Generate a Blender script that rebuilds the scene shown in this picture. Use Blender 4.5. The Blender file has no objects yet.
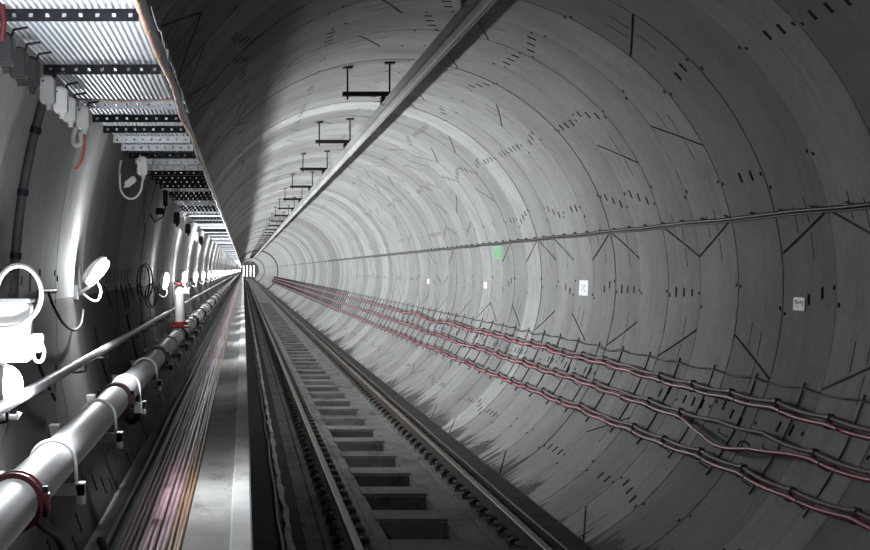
import bpy, math, random
from math import sin, cos, pi, radians as RAD, sqrt, atan2, degrees
random.seed(7)
sc = bpy.context.scene
C = sc.collection

# ---------------------------------------------------------------- camera, world, exposure
F = 1680.0                      # focal length in pixels of the 870 px wide frame
VPX, VPY = 243.0, 270.0         # where the tunnel direction meets the frame
cd = bpy.data.cameras.new('camera'); cam = bpy.data.objects.new('camera', cd); C.objects.link(cam)
cd.sensor_width = 36; cd.lens = 36 * F / 870
cd.shift_x = (435 - VPX) / 870; cd.shift_y = -(275 - VPY) / 870
cd.clip_start = 0.05; cd.clip_end = 900
cam.location = (0, 0, 0); cam.rotation_euler = (pi / 2, 0, 0)
sc.camera = cam
wd = bpy.data.worlds.new('world'); sc.world = wd; wd.use_nodes = True
wd.node_tree.nodes['Background'].inputs[0].default_value = (0.55, 0.58, 0.62, 1)
wd.node_tree.nodes['Background'].inputs[1].default_value = 0.03
sc.view_settings.view_transform = 'Standard'; sc.view_settings.look = 'None'
sc.view_settings.exposure = 0.22; sc.view_settings.gamma = 1.0
sc.view_settings.use_curve_mapping = False
LAMP_W = 175.0                  # tunnel lamps from the fourth on
LAMP_COL = (0.93, 0.97, 1.0)

# ---------------------------------------------------------------- tunnel measures (metres, camera eye at the origin)
R = 2.6; AX = 1.768; AZ = -0.13; RW = 1.22; RING0 = 11.14 - 6 * RW
ENDY = 460.0
def cyl(y, deg, r=R):           # point on the lining
    a = RAD(deg); return (AX + r * cos(a), y, AZ + r * sin(a))
def W(px, py, d):               # photograph pixel at depth d
    return ((px - VPX) * d / F, d, -(py - VPY) * d / F)

# ---------------------------------------------------------------- materials
MATS = {}
def nt(name):
    m = bpy.data.materials.new(name); m.use_nodes = True
    t = m.node_tree; return m, t, t.nodes['Principled BSDF']
def node(t, typ, **kw):
    n = t.nodes.new(typ)
    for k, v in kw.items(): setattr(n, k, v)
    return n
def mathn(t, op, a, b=None, c=None, clamp=False):
    n = node(t, 'ShaderNodeMath', operation=op); n.use_clamp = clamp
    for i, v in enumerate((a, b, c)):
        if v is None: continue
        if isinstance(v, (int, float)): n.inputs[i].default_value = v
        else: t.links.new(v, n.inputs[i])
    return n.outputs[0]
def noise(t, vec, scale, detail=4, rough=0.6):
    n = node(t, 'ShaderNodeTexNoise'); n.inputs['Scale'].default_value = scale
    n.inputs['Detail'].default_value = detail; n.inputs['Roughness'].default_value = rough
    if vec is not None: t.links.new(vec, n.inputs['Vector'])
    return n.outputs['Fac']
def mixc(t, fac, a, b, mode='MIX'):
    n = node(t, 'ShaderNodeMix', data_type='RGBA', blend_type=mode)
    for i, v in ((0, fac), (6, a), (7, b)):
        if isinstance(v, (int, float)): n.inputs[i].default_value = v
        elif isinstance(v, tuple): n.inputs[i].default_value = (*v, 1) if len(v) == 3 else v
        else: t.links.new(v, n.inputs[i])
    return n.outputs[2]
def mapr(t, v, a, b, c=0.0, d=1.0, smooth=False):
    n = node(t, 'ShaderNodeMapRange'); n.clamp = True
    if smooth: n.interpolation_type = 'SMOOTHSTEP'
    t.links.new(v, n.inputs[0])
    for i, x in zip((1, 2, 3, 4), (a, b, c, d)): n.inputs[i].default_value = x
    return n.outputs[0]
def bump(t, bs, h, strength=0.3, dist=0.01):
    b = node(t, 'ShaderNodeBump'); b.inputs['Strength'].default_value = strength; b.inputs['Distance'].default_value = dist
    t.links.new(h, b.inputs['Height']); t.links.new(b.outputs[0], bs.inputs['Normal'])
def scaled(t, vec, s):
    n = node(t, 'ShaderNodeVectorMath', operation='MULTIPLY'); t.links.new(vec, n.inputs[0]); n.inputs[1].default_value = s
    return n.outputs[0]

def simple(name, col, rough=0.6, metal=0.0, var=0.25, scale=9.0, emit=None, stretch=None):
    m, t, b = nt(name)
    if max(col) < 0.07: b.inputs['Specular IOR Level'].default_value = 0.2
    b.inputs['Roughness'].default_value = rough; b.inputs['Metallic'].default_value = metal
    p = node(t, 'ShaderNodeNewGeometry').outputs['Position']
    if stretch: p = scaled(t, p, stretch)
    f = noise(t, p, scale)
    lo = tuple(c * (1 - var) for c in col); hi = tuple(min(1, c * (1 + var)) for c in col)
    t.links.new(mixc(t, mapr(t, f, 0.3, 0.7), lo, hi), b.inputs['Base Color'])
    if emit:
        b.inputs['Emission Color'].default_value = (*emit[0], 1); b.inputs['Emission Strength'].default_value = emit[1]
    MATS[name] = m; return m

def lining_mat():
    m, t, b = nt('lining_concrete'); b.inputs['Roughness'].default_value = 0.82
    p = node(t, 'ShaderNodeNewGeometry').outputs['Position']
    oc = node(t, 'ShaderNodeObjectInfo').outputs['Color']
    base = mixc(t, mapr(t, noise(t, p, 1.3, 5), 0.3, 0.72), (0.30, 0.30, 0.295), (0.43, 0.43, 0.42))
    fine = mapr(t, noise(t, p, 14, 6, 0.7), 0.3, 0.75, 0.8, 1.1)
    base = mixc(t, 1.0, base, oc, 'MULTIPLY')
    g = node(t, 'ShaderNodeCombineColor'); [t.links.new(fine, g.inputs[i]) for i in range(3)]
    base = mixc(t, 1.0, base, g.outputs[0], 'MULTIPLY')
    # water marks running around the ring
    st = noise(t, scaled(t, p, (0.5, 9.0, 0.5)), 1.0, 3)
    base = mixc(t, mapr(t, st, 0.52, 0.74, 0, 0.4), base, (0.16, 0.155, 0.15))
    # patches of repair mortar and rust tint
    pt = noise(t, scaled(t, p, (1.6, 1.1, 1.6)), 1.7, 2)
    base = mixc(t, mapr(t, pt, 0.62, 0.70, 0, 0.36), base, (0.23, 0.205, 0.17))
    # splashed grime with a jagged upper edge along the foot of the lining
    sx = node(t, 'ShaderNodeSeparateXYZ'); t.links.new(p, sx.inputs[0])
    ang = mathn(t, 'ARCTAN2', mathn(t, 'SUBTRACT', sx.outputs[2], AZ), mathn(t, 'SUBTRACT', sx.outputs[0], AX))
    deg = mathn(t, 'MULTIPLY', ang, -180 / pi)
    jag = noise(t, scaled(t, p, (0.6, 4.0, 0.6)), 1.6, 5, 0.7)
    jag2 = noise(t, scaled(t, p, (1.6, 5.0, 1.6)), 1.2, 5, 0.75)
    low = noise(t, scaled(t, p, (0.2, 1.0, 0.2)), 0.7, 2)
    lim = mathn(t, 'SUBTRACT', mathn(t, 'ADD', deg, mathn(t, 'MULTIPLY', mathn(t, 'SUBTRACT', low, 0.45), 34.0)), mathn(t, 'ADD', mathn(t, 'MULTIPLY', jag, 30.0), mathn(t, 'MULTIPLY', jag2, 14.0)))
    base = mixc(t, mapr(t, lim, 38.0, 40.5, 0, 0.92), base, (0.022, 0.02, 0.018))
    t.links.new(base, b.inputs['Base Color'])
    bump(t, b, noise(t, p, 30, 5), 0.25, 0.006)
    MATS['lining'] = m
lining_mat()

def slab_mat(name, a, c, stain=0.5, scale=2.2):
    m, t, b = nt(name); b.inputs['Roughness'].default_value = 0.9; b.inputs['Specular IOR Level'].default_value = 0.12
    p = node(t, 'ShaderNodeNewGeometry').outputs['Position']
    base = mixc(t, mapr(t, noise(t, p, scale, 6), 0.3, 0.7), a, c)
    base = mixc(t, mapr(t, noise(t, scaled(t, p, (3, 0.8, 3)), 1.2, 5, 0.7), 0.52, 0.68, 0, stain), base, (0.05, 0.047, 0.043))
    t.links.new(base, b.inputs['Base Color'])
    bump(t, b, noise(t, p, 22, 6), 0.4, 0.01); MATS[name] = m
slab_mat('track_concrete', (0.12, 0.12, 0.115), (0.22, 0.22, 0.21), 0.75)
slab_mat('walk_concrete', (0.36, 0.36, 0.34), (0.54, 0.54, 0.52), 0.45)
slab_mat('kerb_paint', (0.62, 0.62, 0.61), (0.80, 0.80, 0.79), 0.3)
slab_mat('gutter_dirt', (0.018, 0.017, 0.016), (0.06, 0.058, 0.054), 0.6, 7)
slab_mat('cement_strip', (0.5, 0.5, 0.49), (0.74, 0.74, 0.72), 0.6, 5)
simple('gap_black', (0.012, 0.012, 0.012), 0.9)
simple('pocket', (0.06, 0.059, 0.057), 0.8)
simple('rail_side', (0.05, 0.036, 0.026), 0.75, 0.2, 0.4)
simple('rail_top', (0.10, 0.07, 0.047), 0.5, 0.5, 0.3, 6, stretch=(9, 0.6, 9))
simple('clip_steel', (0.075, 0.07, 0.065), 0.55, 0.4, 0.35)
simple('clip_pad', (0.15, 0.14, 0.13), 0.7, 0.0, 0.3)
simple('black_steel', (0.022, 0.022, 0.026), 0.5, 0.5)
simple('dark_grey', (0.06, 0.06, 0.065), 0.55, 0.2)
simple('galvanised', (0.62, 0.64, 0.67), 0.42, 0.75, 0.12, 14)
simple('handrail_steel', (0.2, 0.2, 0.205), 0.5, 0.4, 0.2, 6)
simple('tray_steel', (0.74, 0.76, 0.80), 0.45, 0.55, 0.08, 5)
simple('pvc_white', (0.78, 0.78, 0.77), 0.35, 0.0, 0.06)
simple('box_white', (0.80, 0.80, 0.80), 0.4, 0.0, 0.05)
simple('box_grey', (0.34, 0.34, 0.35), 0.45, 0.0, 0.08)
simple('box_dark', (0.035, 0.035, 0.037), 0.45, 0.0, 0.1)
simple('pipe_paint', (0.30, 0.30, 0.305), 0.5, 0.1, 0.10, 5)
simple('red_paint', (0.36, 0.025, 0.03), 0.42)
simple('dark_red', (0.07, 0.009, 0.012), 0.45)
simple('cable_red', (0.27, 0.018, 0.034), 0.45, 0.0, 0.45, 1.6)
simple('cable_dusty', (0.15, 0.085, 0.088), 0.6, 0.0, 0.35, 2.0)
simple('cable_black', (0.014, 0.014, 0.015), 0.5)
simple('cable_pink', (0.46, 0.30, 0.33), 0.38, 0.0, 0.3, 3, stretch=(8, 0.8, 8))
simple('cable_rust', (0.40, 0.24, 0.15), 0.45, 0.0, 0.3, 3, stretch=(8, 0.8, 8))
simple('cable_grey', (0.22, 0.21, 0.205), 0.5, 0.0, 0.2)
simple('cable_orange', (0.75, 0.16, 0.05), 0.45)
simple('copper_cable', (0.52, 0.30, 0.24), 0.45, 0.2, 0.2)
simple('tie_yellow', (0.5, 0.37, 0.14), 0.5)
simple('aluminium', (0.25, 0.25, 0.245), 0.68, 0.1, 0.18, 4, stretch=(6, 0.5, 6))
simple('film', (0.30, 0.31, 0.33), 0.25)
simple('plate_white', (0.82, 0.82, 0.83), 0.5, 0, 0.04)
simple('ink', (0.22, 0.22, 0.25), 0.6)
simple('green_paint', (0.10, 0.36, 0.14), 0.6)
simple('green_dark', (0.06, 0.30, 0.09), 0.6)
simple('lens', (0.9, 0.9, 0.9), 0.3, 0, 0.02, emit=((0.95, 0.98, 1.0), 9.0))
simple('lens_far', (0.9, 0.9, 0.9), 0.3, 0, 0.02, emit=((0.95, 0.98, 1.0), 30.0))

# ---------------------------------------------------------------- mesh helpers
class MB:
    def __init__(s): s.v = []; s.f = []; s.m = []; s.s = []
    def add(s, vs, fs, mi=0, smooth=False):
        o = len(s.v); s.v += vs; s.f += [tuple(i + o for i in f) for f in fs]; s.m += [mi] * len(fs); s.s += [smooth] * len(fs); return s
    def box(s, x0, x1, y0, y1, z0, z1, mi=0):
        v = [(x, y, z) for x in (x0, x1) for y in (y0, y1) for z in (z0, z1)]
        return s.add(v, [(0, 1, 3, 2), (4, 6, 7, 5), (0, 4, 5, 1), (2, 3, 7, 6), (0, 2, 6, 4), (1, 5, 7, 3)], mi)
    def cham(s, x0, x1, y0, y1, z0, z1, c, mi=0):      # box chamfered round the y axis
        pr = [(x0 + c, z0), (x1 - c, z0), (x1, z0 + c), (x1, z1 - c), (x1 - c, z1), (x0 + c, z1), (x0, z1 - c), (x0, z0 + c)]
        return s.ext(pr, y0, y1, mi)
    def ext(s, pr, y0, y1, mi=0, smooth=False, ys=None, caps=True):
        ys = ys or [y0, y1]; n = len(pr)
        v = [(x, y, z) for y in ys for x, z in pr]; f = []
        for k in range(len(ys) - 1):
            for i in range(n):
                j = (i + 1) % n; f.append((k * n + i, k * n + j, (k + 1) * n + j, (k + 1) * n + i))
        s.add(v, f, mi, smooth)
        if caps: s.add(v[:n], [tuple(range(n))[::-1]], mi); s.add(v[-n:], [tuple(range(n))], mi)
        return s
    def tube(s, pts, r, n=8, mi=0, caps=True, smooth=True):
        import mathutils as mu
        P = [mu.Vector(p) for p in pts]; v = []; f = []; up = None
        for i, p in enumerate(P):
            d = (P[min(i + 1, len(P) - 1)] - P[max(i - 1, 0)])
            d = d.normalized() if d.length > 1e-9 else mu.Vector((0, 1, 0))
            if up is None:
                up = mu.Vector((0, 0, 1)) if abs(d.z) < 0.9 else mu.Vector((1, 0, 0))
            a = d.cross(up); a.normalize(); b = a.cross(d); up = b
            rr = r[i] if isinstance(r, (list, tuple)) else r
            for k in range(n):
                t = 2 * pi * k / n; q = p + a * (rr * cos(t)) + b * (rr * sin(t)); v.append(tuple(q))
        for i in range(len(P) - 1):
            for k in range(n):
                j = (k + 1) % n; f.append((i * n + k, i * n + j, (i + 1) * n + j, (i + 1) * n + k))
        s.add(v, f, mi, smooth)
        if caps: s.add(v[:n], [tuple(range(n))], mi); s.add(v[-n:], [tuple(range(n))[::-1]], mi)
        return s
    def ring(s, c, ax, r, t, w, n=20, mi=0):            # flat band round an axis ('y' or 'z')
        v = []; f = []
        for k in range(n):
            a = 2 * pi * k / n
            for rr, h in ((r, -w / 2), (r + t, -w / 2), (r + t, w / 2), (r, w / 2)):
                q = (rr * cos(a), h, rr * sin(a)) if ax == 'y' else (rr * cos(a), rr * sin(a), h)
                v.append((c[0] + q[0], c[1] + q[1], c[2] + q[2]))
        for k in range(n):
            j = (k + 1) % n
            for i in range(4): f.append((k * 4 + i, k * 4 + (i + 1) % 4, j * 4 + (i + 1) % 4, j * 4 + i))
        return s.add(v, f, mi)
    def dome(s, c, ax, rx, ry, rz, nu=14, nv=8, mi=0):  # ellipsoid
        v = []; f = []
        for i in range(nv + 1):
            t = pi * i / nv
            for k in range(nu):
                a = 2 * pi * k / nu; v.append((c[0] + rx * sin(t) * cos(a), c[1] + ry * sin(t) * sin(a), c[2] + rz * cos(t)))
        for i in range(nv):
            for k in range(nu):
                j = (k + 1) % nu; f.append((i * nu + k, (i + 1) * nu + k, (i + 1) * nu + j, i * nu + j))
        return s.add(v, f, mi, True)
    def mesh(s, name, *mats):
        me = bpy.data.meshes.new(name); me.from_pydata(s.v, [], s.f); me.update()
        for m in mats: me.materials.append(MATS[m])
        me.polygons.foreach_set('material_index', s.m); me.polygons.foreach_set('use_smooth', s.s)
        me.update(); return me
def link(name, me, parent=None, loc=None, rot=None):
    o = bpy.data.objects.new(name, me); C.objects.link(o)
    if parent: o.parent = parent
    if loc: o.location = loc
    if rot: o.rotation_euler = rot
    return o
def obj(name, mb, mats, parent=None, loc=None, rot=None):
    return link(name, mb.mesh(name, *([mats] if isinstance(mats, str) else mats)), parent, loc, rot)
def tag(o, label=None, cat=None, group=None, kind=None):
    if label: o['label'] = label
    if cat: o['category'] = cat
    if group: o['group'] = group
    if kind: o['kind'] = kind
    return o
def empty(name, loc=(0, 0, 0)):
    o = bpy.data.objects.new(name, None); C.objects.link(o); o.location = loc; o.empty_display_size = 0.1; return o
def copy_tree(o, parent=None):
    c = o.copy(); C.objects.link(c); c.parent = parent
    for ch in list(o.children): copy_tree(ch, c)
    return c
ORD = ['nearest', 'second', 'third', 'fourth', 'fifth', 'sixth', 'seventh', 'eighth', 'ninth', 'tenth', 'eleventh', 'twelfth']
def crv(P, n=5):                # smooth curve through points
    Q = [P[0]] + list(P) + [P[-1]]; out = []
    for i in range(1, len(Q) - 2):
        a, b, c, d = Q[i - 1:i + 3]
        for k in range(n):
            t = k / n
            out.append(tuple(0.5 * (2 * b[j] + (c[j] - a[j]) * t + (2 * a[j] - 5 * b[j] + 4 * c[j] - d[j]) * t * t + (3 * b[j] - a[j] - 3 * c[j] + d[j]) * t ** 3) for j in range(3)))
    return out + [tuple(P[-1])]
def arc(y, a0, a1, r, n): return [cyl(y, a0 + (a1 - a0) * i / n, r) for i in range(n + 1)]

# ---------------------------------------------------------------- lining: backing shell + one object for each segment
mb = MB(); N = 72
ysb = [-10, 30, 120, ENDY + 14]
v = []; f = []
for y in ysb:
    for k in range(N): v.append(cyl(y, 360 * k / N, R + 0.05))
for i in range(len(ysb) - 1):
    for k in range(N):
        j = (k + 1) % N; f.append((i * N + k, i * N + j, (i + 1) * N + j, (i + 1) * N + k))
mb.add(v, f, 0, True)
lining = obj('wall_lining', mb, 'gap_black'); tag(lining, 'round tunnel wall of grey precast concrete rings', 'tunnel wall', kind='structure')

U = 22.5; J0 = 9.25; GAP = 0.011
def segment_mesh(u0, u1, s0, s1, variant):
    n = round(u1 - u0); span = n * U
    ul = [i / (n * 5) for i in range(n * 5 + 1)]
    rows = [(i + 0.5) / n for i in range(n)]; hw = 0.95 / span
    cuts = []
    for r_ in rows: cuts += [r_ - hw, r_ - 0.35 * hw, r_ + 0.35 * hw, r_ + hw]
    e0, e1 = 0.6 / span, 5.2 / span
    cuts += [e0, e1, 1 - e1, 1 - e0]
    ul = [x for x in ul if x in (0, 1) or all(abs(x - c) > 0.6 / span for c in cuts)] + cuts; ul = sorted(ul)
    vl = [0, .018, .062, .225, .277, .375, .390, .475, .527, .615, .630, .725, .777, .938, .982, 1.0]
    pockets = set()
    def cell(ua, ub, va, vb):
        for i in range(len(ul) - 1):
            for j in range(len(vl) - 1):
                if ua - 1e-6 <= ul[i] and ul[i + 1] <= ub + 1e-6 and va - 1e-6 <= vl[j] and vl[j + 1] <= vb + 1e-6: pockets.add((i, j))
    for k, r_ in enumerate(rows):
        cell(r_ - 0.35 * hw, r_ + 0.35 * hw, .018, .062); cell(r_ - hw, r_ - 0.35 * hw, .938, .982)
        if (variant * 2 + k) % 3 != 2 and not (variant == 2 and k == 0):
            cell(r_ - hw, r_ + hw, .225, .277); cell(r_ - hw, r_ + hw, .475, .527)
            if variant != 1: cell(r_ - hw, r_ + hw, .725, .777)
    cell(e0, e1, .375, .390); cell(1 - e1, 1 - e0, .375, .390)
    if variant: cell(e0, e1, .615, .630)
    ge = degrees(GAP / R)
    def P(u, vv, r):
        t0 = u0 * U + s0 * (vv - 0.5) * 7 + ge; t1 = u1 * U + s1 * (vv - 0.5) * 7 - ge
        a = RAD(t0 + (t1 - t0) * u); y = GAP + vv * (RW - 2 * GAP)
        return (r * cos(a), y, r * sin(a))
    m_ = MB(); nu, nv = len(ul), len(vl)
    vs = [P(u, w_, R) for u in ul for w_ in vl]
    fs = [(i * nv + j, i * nv + j + 1, (i + 1) * nv + j + 1, (i + 1) * nv + j) for i in range(nu - 1) for j in range(nv - 1) if (i, j) not in pockets]
    m_.add(vs, fs, 0, True)
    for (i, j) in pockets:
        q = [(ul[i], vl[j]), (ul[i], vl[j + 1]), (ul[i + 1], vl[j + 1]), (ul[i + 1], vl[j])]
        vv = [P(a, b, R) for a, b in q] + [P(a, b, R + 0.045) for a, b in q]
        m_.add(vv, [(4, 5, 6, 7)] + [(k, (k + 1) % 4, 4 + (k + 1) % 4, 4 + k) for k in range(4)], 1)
    for a, b in ((0, None), (1, None)):                # slanted end faces
        vv = [P(a, w_, r) for w_ in (0, .5, 1) for r in (R, R + .06)]
        m_.add(vv, [(0, 1, 3, 2), (2, 3, 5, 4)], 0)
    for w_ in (0, 1):                                  # ring faces
        vv = [P(u, w_, r) for u in ul for r in (R, R + .06)]
        m_.add(vv, [(2 * i, 2 * i + 1, 2 * i + 3, 2 * i + 2) for i in range(nu - 1)], 0)
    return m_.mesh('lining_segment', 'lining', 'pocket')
JU = [0, 3, 6, 9, 12, 15, 16]; SL = [1, -1, 1, -1, 1, -1, 1]
SEG = {(k, va): segment_mesh(JU[k], JU[k + 1], SL[k], SL[k + 1], va) for k in range(6) for va in range(3)}
ROT = [0, 5, 0, 13, 3, 10, 0, 7, 3, 1]                # turn of each ring in steps of 22.5 degrees
NEAR = 50
rr = random.Random(3)
def tone(): return rr.choice([0.70, 0.80, 0.95, 1.05, 1.12, 0.92, 0.78]) * rr.uniform(0.95, 1.05)
for i in range(NEAR):
    y = RING0 + i * RW; rot = ROT[i % len(ROT)] if i < 20 else rr.randrange(16)
    tn = tone(); off = rr.uniform(-0.004, 0.003)
    for k in range(6):
        o = link('lining_segment', SEG[(k, rr.randrange(3))], lining, (AX, y, AZ), (0, -RAD(J0 + rot * U), 0))
        s_ = 1 + off / R; o.scale = (s_, 1, s_)
        c_ = tn * rr.uniform(0.96, 1.04); o.color = (c_, c_, c_ * 0.99, 1)
far = MB(); K = 64
def plain_ring(y, w, a_off):
    rad = R + rr.uniform(-0.005, 0.005)
    vs = [];
    for yy, r_ in ((y + GAP, R + .04), (y + GAP, rad), (y + w - GAP, rad), (y + w - GAP, R + .04)):
        vs += [cyl(yy, a_off + 360 * k / K, r_) for k in range(K)]
    fs = [(a * K + k, a * K + (k + 1) % K, (a + 1) * K + (k + 1) % K, (a + 1) * K + k) for a in range(3) for k in range(K)]
    return vs, fs
y = RING0 + NEAR * RW
batches = [MB() for _ in range(4)]; tones = [0.68, 0.86, 1.0, 1.14]
while y < ENDY + 12:
    vs, fs = plain_ring(y, RW, 0); batches[rr.randrange(4)].add(vs, fs, 0, True); y += RW
y = RING0 - RW
while y > -9:
    vs, fs = plain_ring(y, RW, 0); batches[2].add(vs, fs, 0, True); y -= RW
for b_, t_ in zip(batches, tones):
    o = obj('distant_lining_segments', b_, 'lining', lining); o['kind'] = 'stuff'; o.color = (t_, t_, t_, 1)
# two dark rings far down the tunnel
for d, w_, t_ in ((208, 1.2, 0.13), (341, 1.2, 0.12)):
    m_ = MB().ring((AX, d, AZ), 'y', R - t_, t_ + 0.02, w_, 72)
    obj('joint_ring', m_, 'dark_grey', lining)
# closed far end
m_ = MB(); vs = [cyl(ENDY + 10, 360 * k / 48, R + 0.04) for k in range(48)]; m_.add(vs, [tuple(range(48))])
tag(obj('wall_end', m_, 'box_grey'), 'pale end of the tunnel in the far distance', 'wall', kind='structure')
m_ = MB(); vs = [cyl(-9.5, 360 * k / 48, R + 0.04) for k in range(48)]; m_.add(vs, [tuple(range(48))[::-1]])
tag(obj('wall_back', m_, 'dark_grey'), 'dark closed tunnel behind the viewer', 'wall', kind='structure')

# ---------------------------------------------------------------- track slab with pits
ZS = -2.40; PIT = 1.81; PX0, PX1 = 1.29, 1.94
m_ = MB()
pits = []; y = 11.27
while y < 120: pits.append(y); y += PIT
pl = 1.12
ys = [-9]
for p in pits: ys += [p, p + pl]
ys.append(ENDY + 9)
xs = [0.46, PX0, PX1, 3.02]
for j in range(len(ys) - 1):
    for i in range(3):
        v = [(xs[i], ys[j], ZS), (xs[i + 1], ys[j], ZS), (xs[i + 1], ys[j + 1], ZS), (xs[i], ys[j + 1], ZS)]
        if i == 1 and j % 2 == 1:
            lo = [(a, b, ZS - 0.17) for a, b, c in v]
            m_.add(v + lo, [(4, 5, 6, 7)] + [(k, 4 + k, 4 + (k + 1) % 4, (k + 1) % 4) for k in range(4)])
        else: m_.add(v, [(0, 1, 2, 3)])
m_.add([(0.46, -9, ZS), (0.46, ENDY + 9, ZS), (0.46, ENDY + 9, ZS - 0.1), (0.46, -9, ZS - 0.1)], [(0, 1, 2, 3)])
floor = obj('floor', m_, 'track_concrete'); tag(floor, 'grey concrete track bed with a row of rectangular pits', 'floor', kind='structure')
# raised shoulders carrying the rails and lips round the pits
for nm, x0, x1 in (('rail_plinth', 0.70, 1.17), ('rail_plinth', 2.20, 2.62)):
    obj(nm, MB().cham(x0, x1, -9, ENDY + 9, ZS - 0.02, ZS + 0.03, 0.012), 'track_concrete', floor)
br = MB().box(PX0 - 0.02, PX1 + 0.02, 0.05, PIT - pl - 0.05, ZS - 0.01, ZS + 0.02).mesh('cross_beam', 'track_concrete')
for p in pits: link('cross_beam', br, floor, (0, p + pl, 0))

# gutter and cement strip beside the walkway
m_ = MB()
gx = [(0.05, -2.03), (0.12, -2.10), (0.2, -2.165), (0.34, -2.265)]
m_.ext(gx + [(0.34, -2.45), (0.05, -2.45)], -9, ENDY + 9)
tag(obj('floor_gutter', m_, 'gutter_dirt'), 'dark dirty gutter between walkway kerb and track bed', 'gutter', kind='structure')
m_ = MB(); rg = random.Random(5); y = 6.0; L = []; Rr = []; yy = []
while y < ENDY:
    yy.append(y); w_ = rg.uniform(0.0, 0.045); L.append(0.355 + w_ * 0.8); Rr.append(0.435 - rg.uniform(0, 0.03)); y += 0.35 if y < 90 else 12
vs = []; fs = []
for k in range(len(yy)): vs += [(L[k], yy[k], -2.275), (Rr[k], yy[k], -2.275), (Rr[k], yy[k], -2.45), (L[k], yy[k], -2.45)]
for k in range(len(yy) - 1):
    for i in range(4): fs.append((4 * k + i, 4 * k + (i + 1) % 4, 4 * k + 4 + (i + 1) % 4, 4 * k + 4 + i))
m_.add(vs, fs)
tag(obj('trim_1', m_, 'cement_strip'), 'ragged pale cement strip along the left edge of the track bed', 'trim', kind='structure')
m_ = MB().ext([(0.42, -2.46), (0.54, -2.46), (0.54, -2.345), (0.42, -2.33)], -9, ENDY + 9)
tag(obj('floor_channel', m_, 'gutter_dirt'), 'dark bottom of the gutter beside the track bed', 'gutter', kind='structure')

# ---------------------------------------------------------------- walkway
ZW = -1.12
def wall_x(z, r=R): return AX - sqrt(r * r - (z - AZ) ** 2)
pr = [(wall_x(ZW) - 0.02, ZW), (-0.075, ZW), (-0.075, ZW - 0.9)] + [(wall_x(z) - 0.02, z) for z in (-2.0, -1.8, -1.6, -1.4, -1.25)]
m_ = MB().ext(pr, -9, ENDY + 9)
walk = obj('floor_walkway', m_, 'walk_concrete'); tag(walk, 'narrow raised concrete walkway along the left wall', 'walkway', kind='structure')
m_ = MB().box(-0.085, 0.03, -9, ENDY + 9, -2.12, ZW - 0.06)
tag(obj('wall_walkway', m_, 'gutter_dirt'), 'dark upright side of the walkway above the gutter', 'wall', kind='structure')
slab = MB().box(-0.235, -0.078, 0.006, 2.434, ZW, ZW + 0.012).mesh('walkway_slab', 'walk_concrete')
kb = MB().cham(-0.05, 0.040, 0.005, 2.435, ZW - 0.06, ZW + 0.05, 0.008).mesh('kerb_block', 'kerb_paint')
kl = MB().box(-0.078, -0.05, 0.004, 2.436, ZW - 0.02, ZW + 0.028).mesh('kerb_ledge', 'walk_concrete')
kerb = obj('trim_2', MB().box(-0.07, 0.03, -9, 4.0, ZW - 0.06, ZW + 0.04), 'kerb_paint')
tag(kerb, 'white painted kerb along the right edge of the walkway', 'kerb', kind='structure')
y = 4.0; n = 0
while y < 150:
    link('walkway_slab', slab, walk, (0, y, 0)); link('kerb_block', kb, kerb, (rg.uniform(-.002, .002), y, rg.uniform(-.003, .003))); link('kerb_ledge', kl, kerb, (0, y, 0)); y += 2.44
o = obj('distant_kerb_blocks', MB().box(-0.05, 0.04, y, ENDY + 9, ZW - 0.06, ZW + 0.05).box(-0.235, -0.05, y, ENDY + 9, ZW, ZW + 0.012), 'kerb_paint', kerb)

# ---------------------------------------------------------------- rails with fastenings
ZB = ZS + 0.03
prof = [(-.07, 0), (.07, 0), (.07, .012), (.014, .03), (.010, .105), (.034, .118), (.034, .145), (.026, .152), (-.026, .152), (-.034, .145), (-.034, .118), (-.010, .105), (-.014, .03), (-.07, .012)]
CL = MB()
CL.box(-0.05, 0.05, -0.075, 0.075, 0, 0.018, 1)
CL.tube([(-0.035, -0.05, 0.02), (-0.035, -0.045, 0.055), (0.0, -0.045, 0.07), (0.04, -0.03, 0.06), (0.04, 0.03, 0.06), (0.0, 0.045, 0.07), (-0.035, 0.045, 0.055), (-0.035, 0.05, 0.02)], 0.014, 5)
CL.tube([(0.0, 0.0, 0.0), (0.0, 0.0, 0.065)], 0.022, 6)
clip = CL.mesh('rail_clip', 'clip_steel', 'clip_pad')
for xr, lab in ((0.93, 'rust brown steel running rail nearer the walkway'), (2.43, 'rust brown steel running rail nearer the right wall')):
    root = empty('running_rail', (xr, 6, ZB)); tag(root, lab, 'rail')
    m_ = MB().ext([p for p in prof], -14, ENDY + 3)
    obj('rail_body', m_, 'rail_side', root)
    obj('rail_head', MB().ext([(-.0345, .135), (.0345, .135), (.0345, .146), (.026, .1535), (-.026, .1535), (-.0345, .146)], -14, ENDY + 3), 'rail_top', root)
    y = 5.4; k = 0
    while k < 75:
        for s_ in (-1, 1):
            link('rail_clip', clip, root, (s_ * 0.115, y, 0.0), (0, 0, 0 if s_ < 0 else pi))
        y += 0.605; k += 1
    far = MB()
    while y < 200:
        for s_ in (-1, 1): far.box(s_ * .115 - .045, s_ * .115 + .045, y - .05, y + .05, 0, .06)
        y += 0.605
    o = obj('distant_rail_clips', far, 'clip_steel', root); o['kind'] = 'stuff'
# cable trough cover and steel angle between right rail and wall
m_ = MB().ext([(2.64, ZS), (2.96, ZS), (2.96, ZS + 0.035), (2.64, ZS + 0.035)], -9, ENDY)
tag(obj('trim_3', m_, 'gutter_dirt'), 'dark dirty ledge between right rail and curved wall', 'trim', kind='structure')
m_ = MB().tube([(2.72, y_, ZS + 0.047 + 0.004 * sin(y_)) for y_ in [2 + 1.5 * k for k in range(60)] + [200, 400]], 0.012, 6)
tag(obj('ground_cable', m_, 'dark_grey'), 'dark grey cable lying on the ledge right of the right rail', 'cable')
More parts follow.
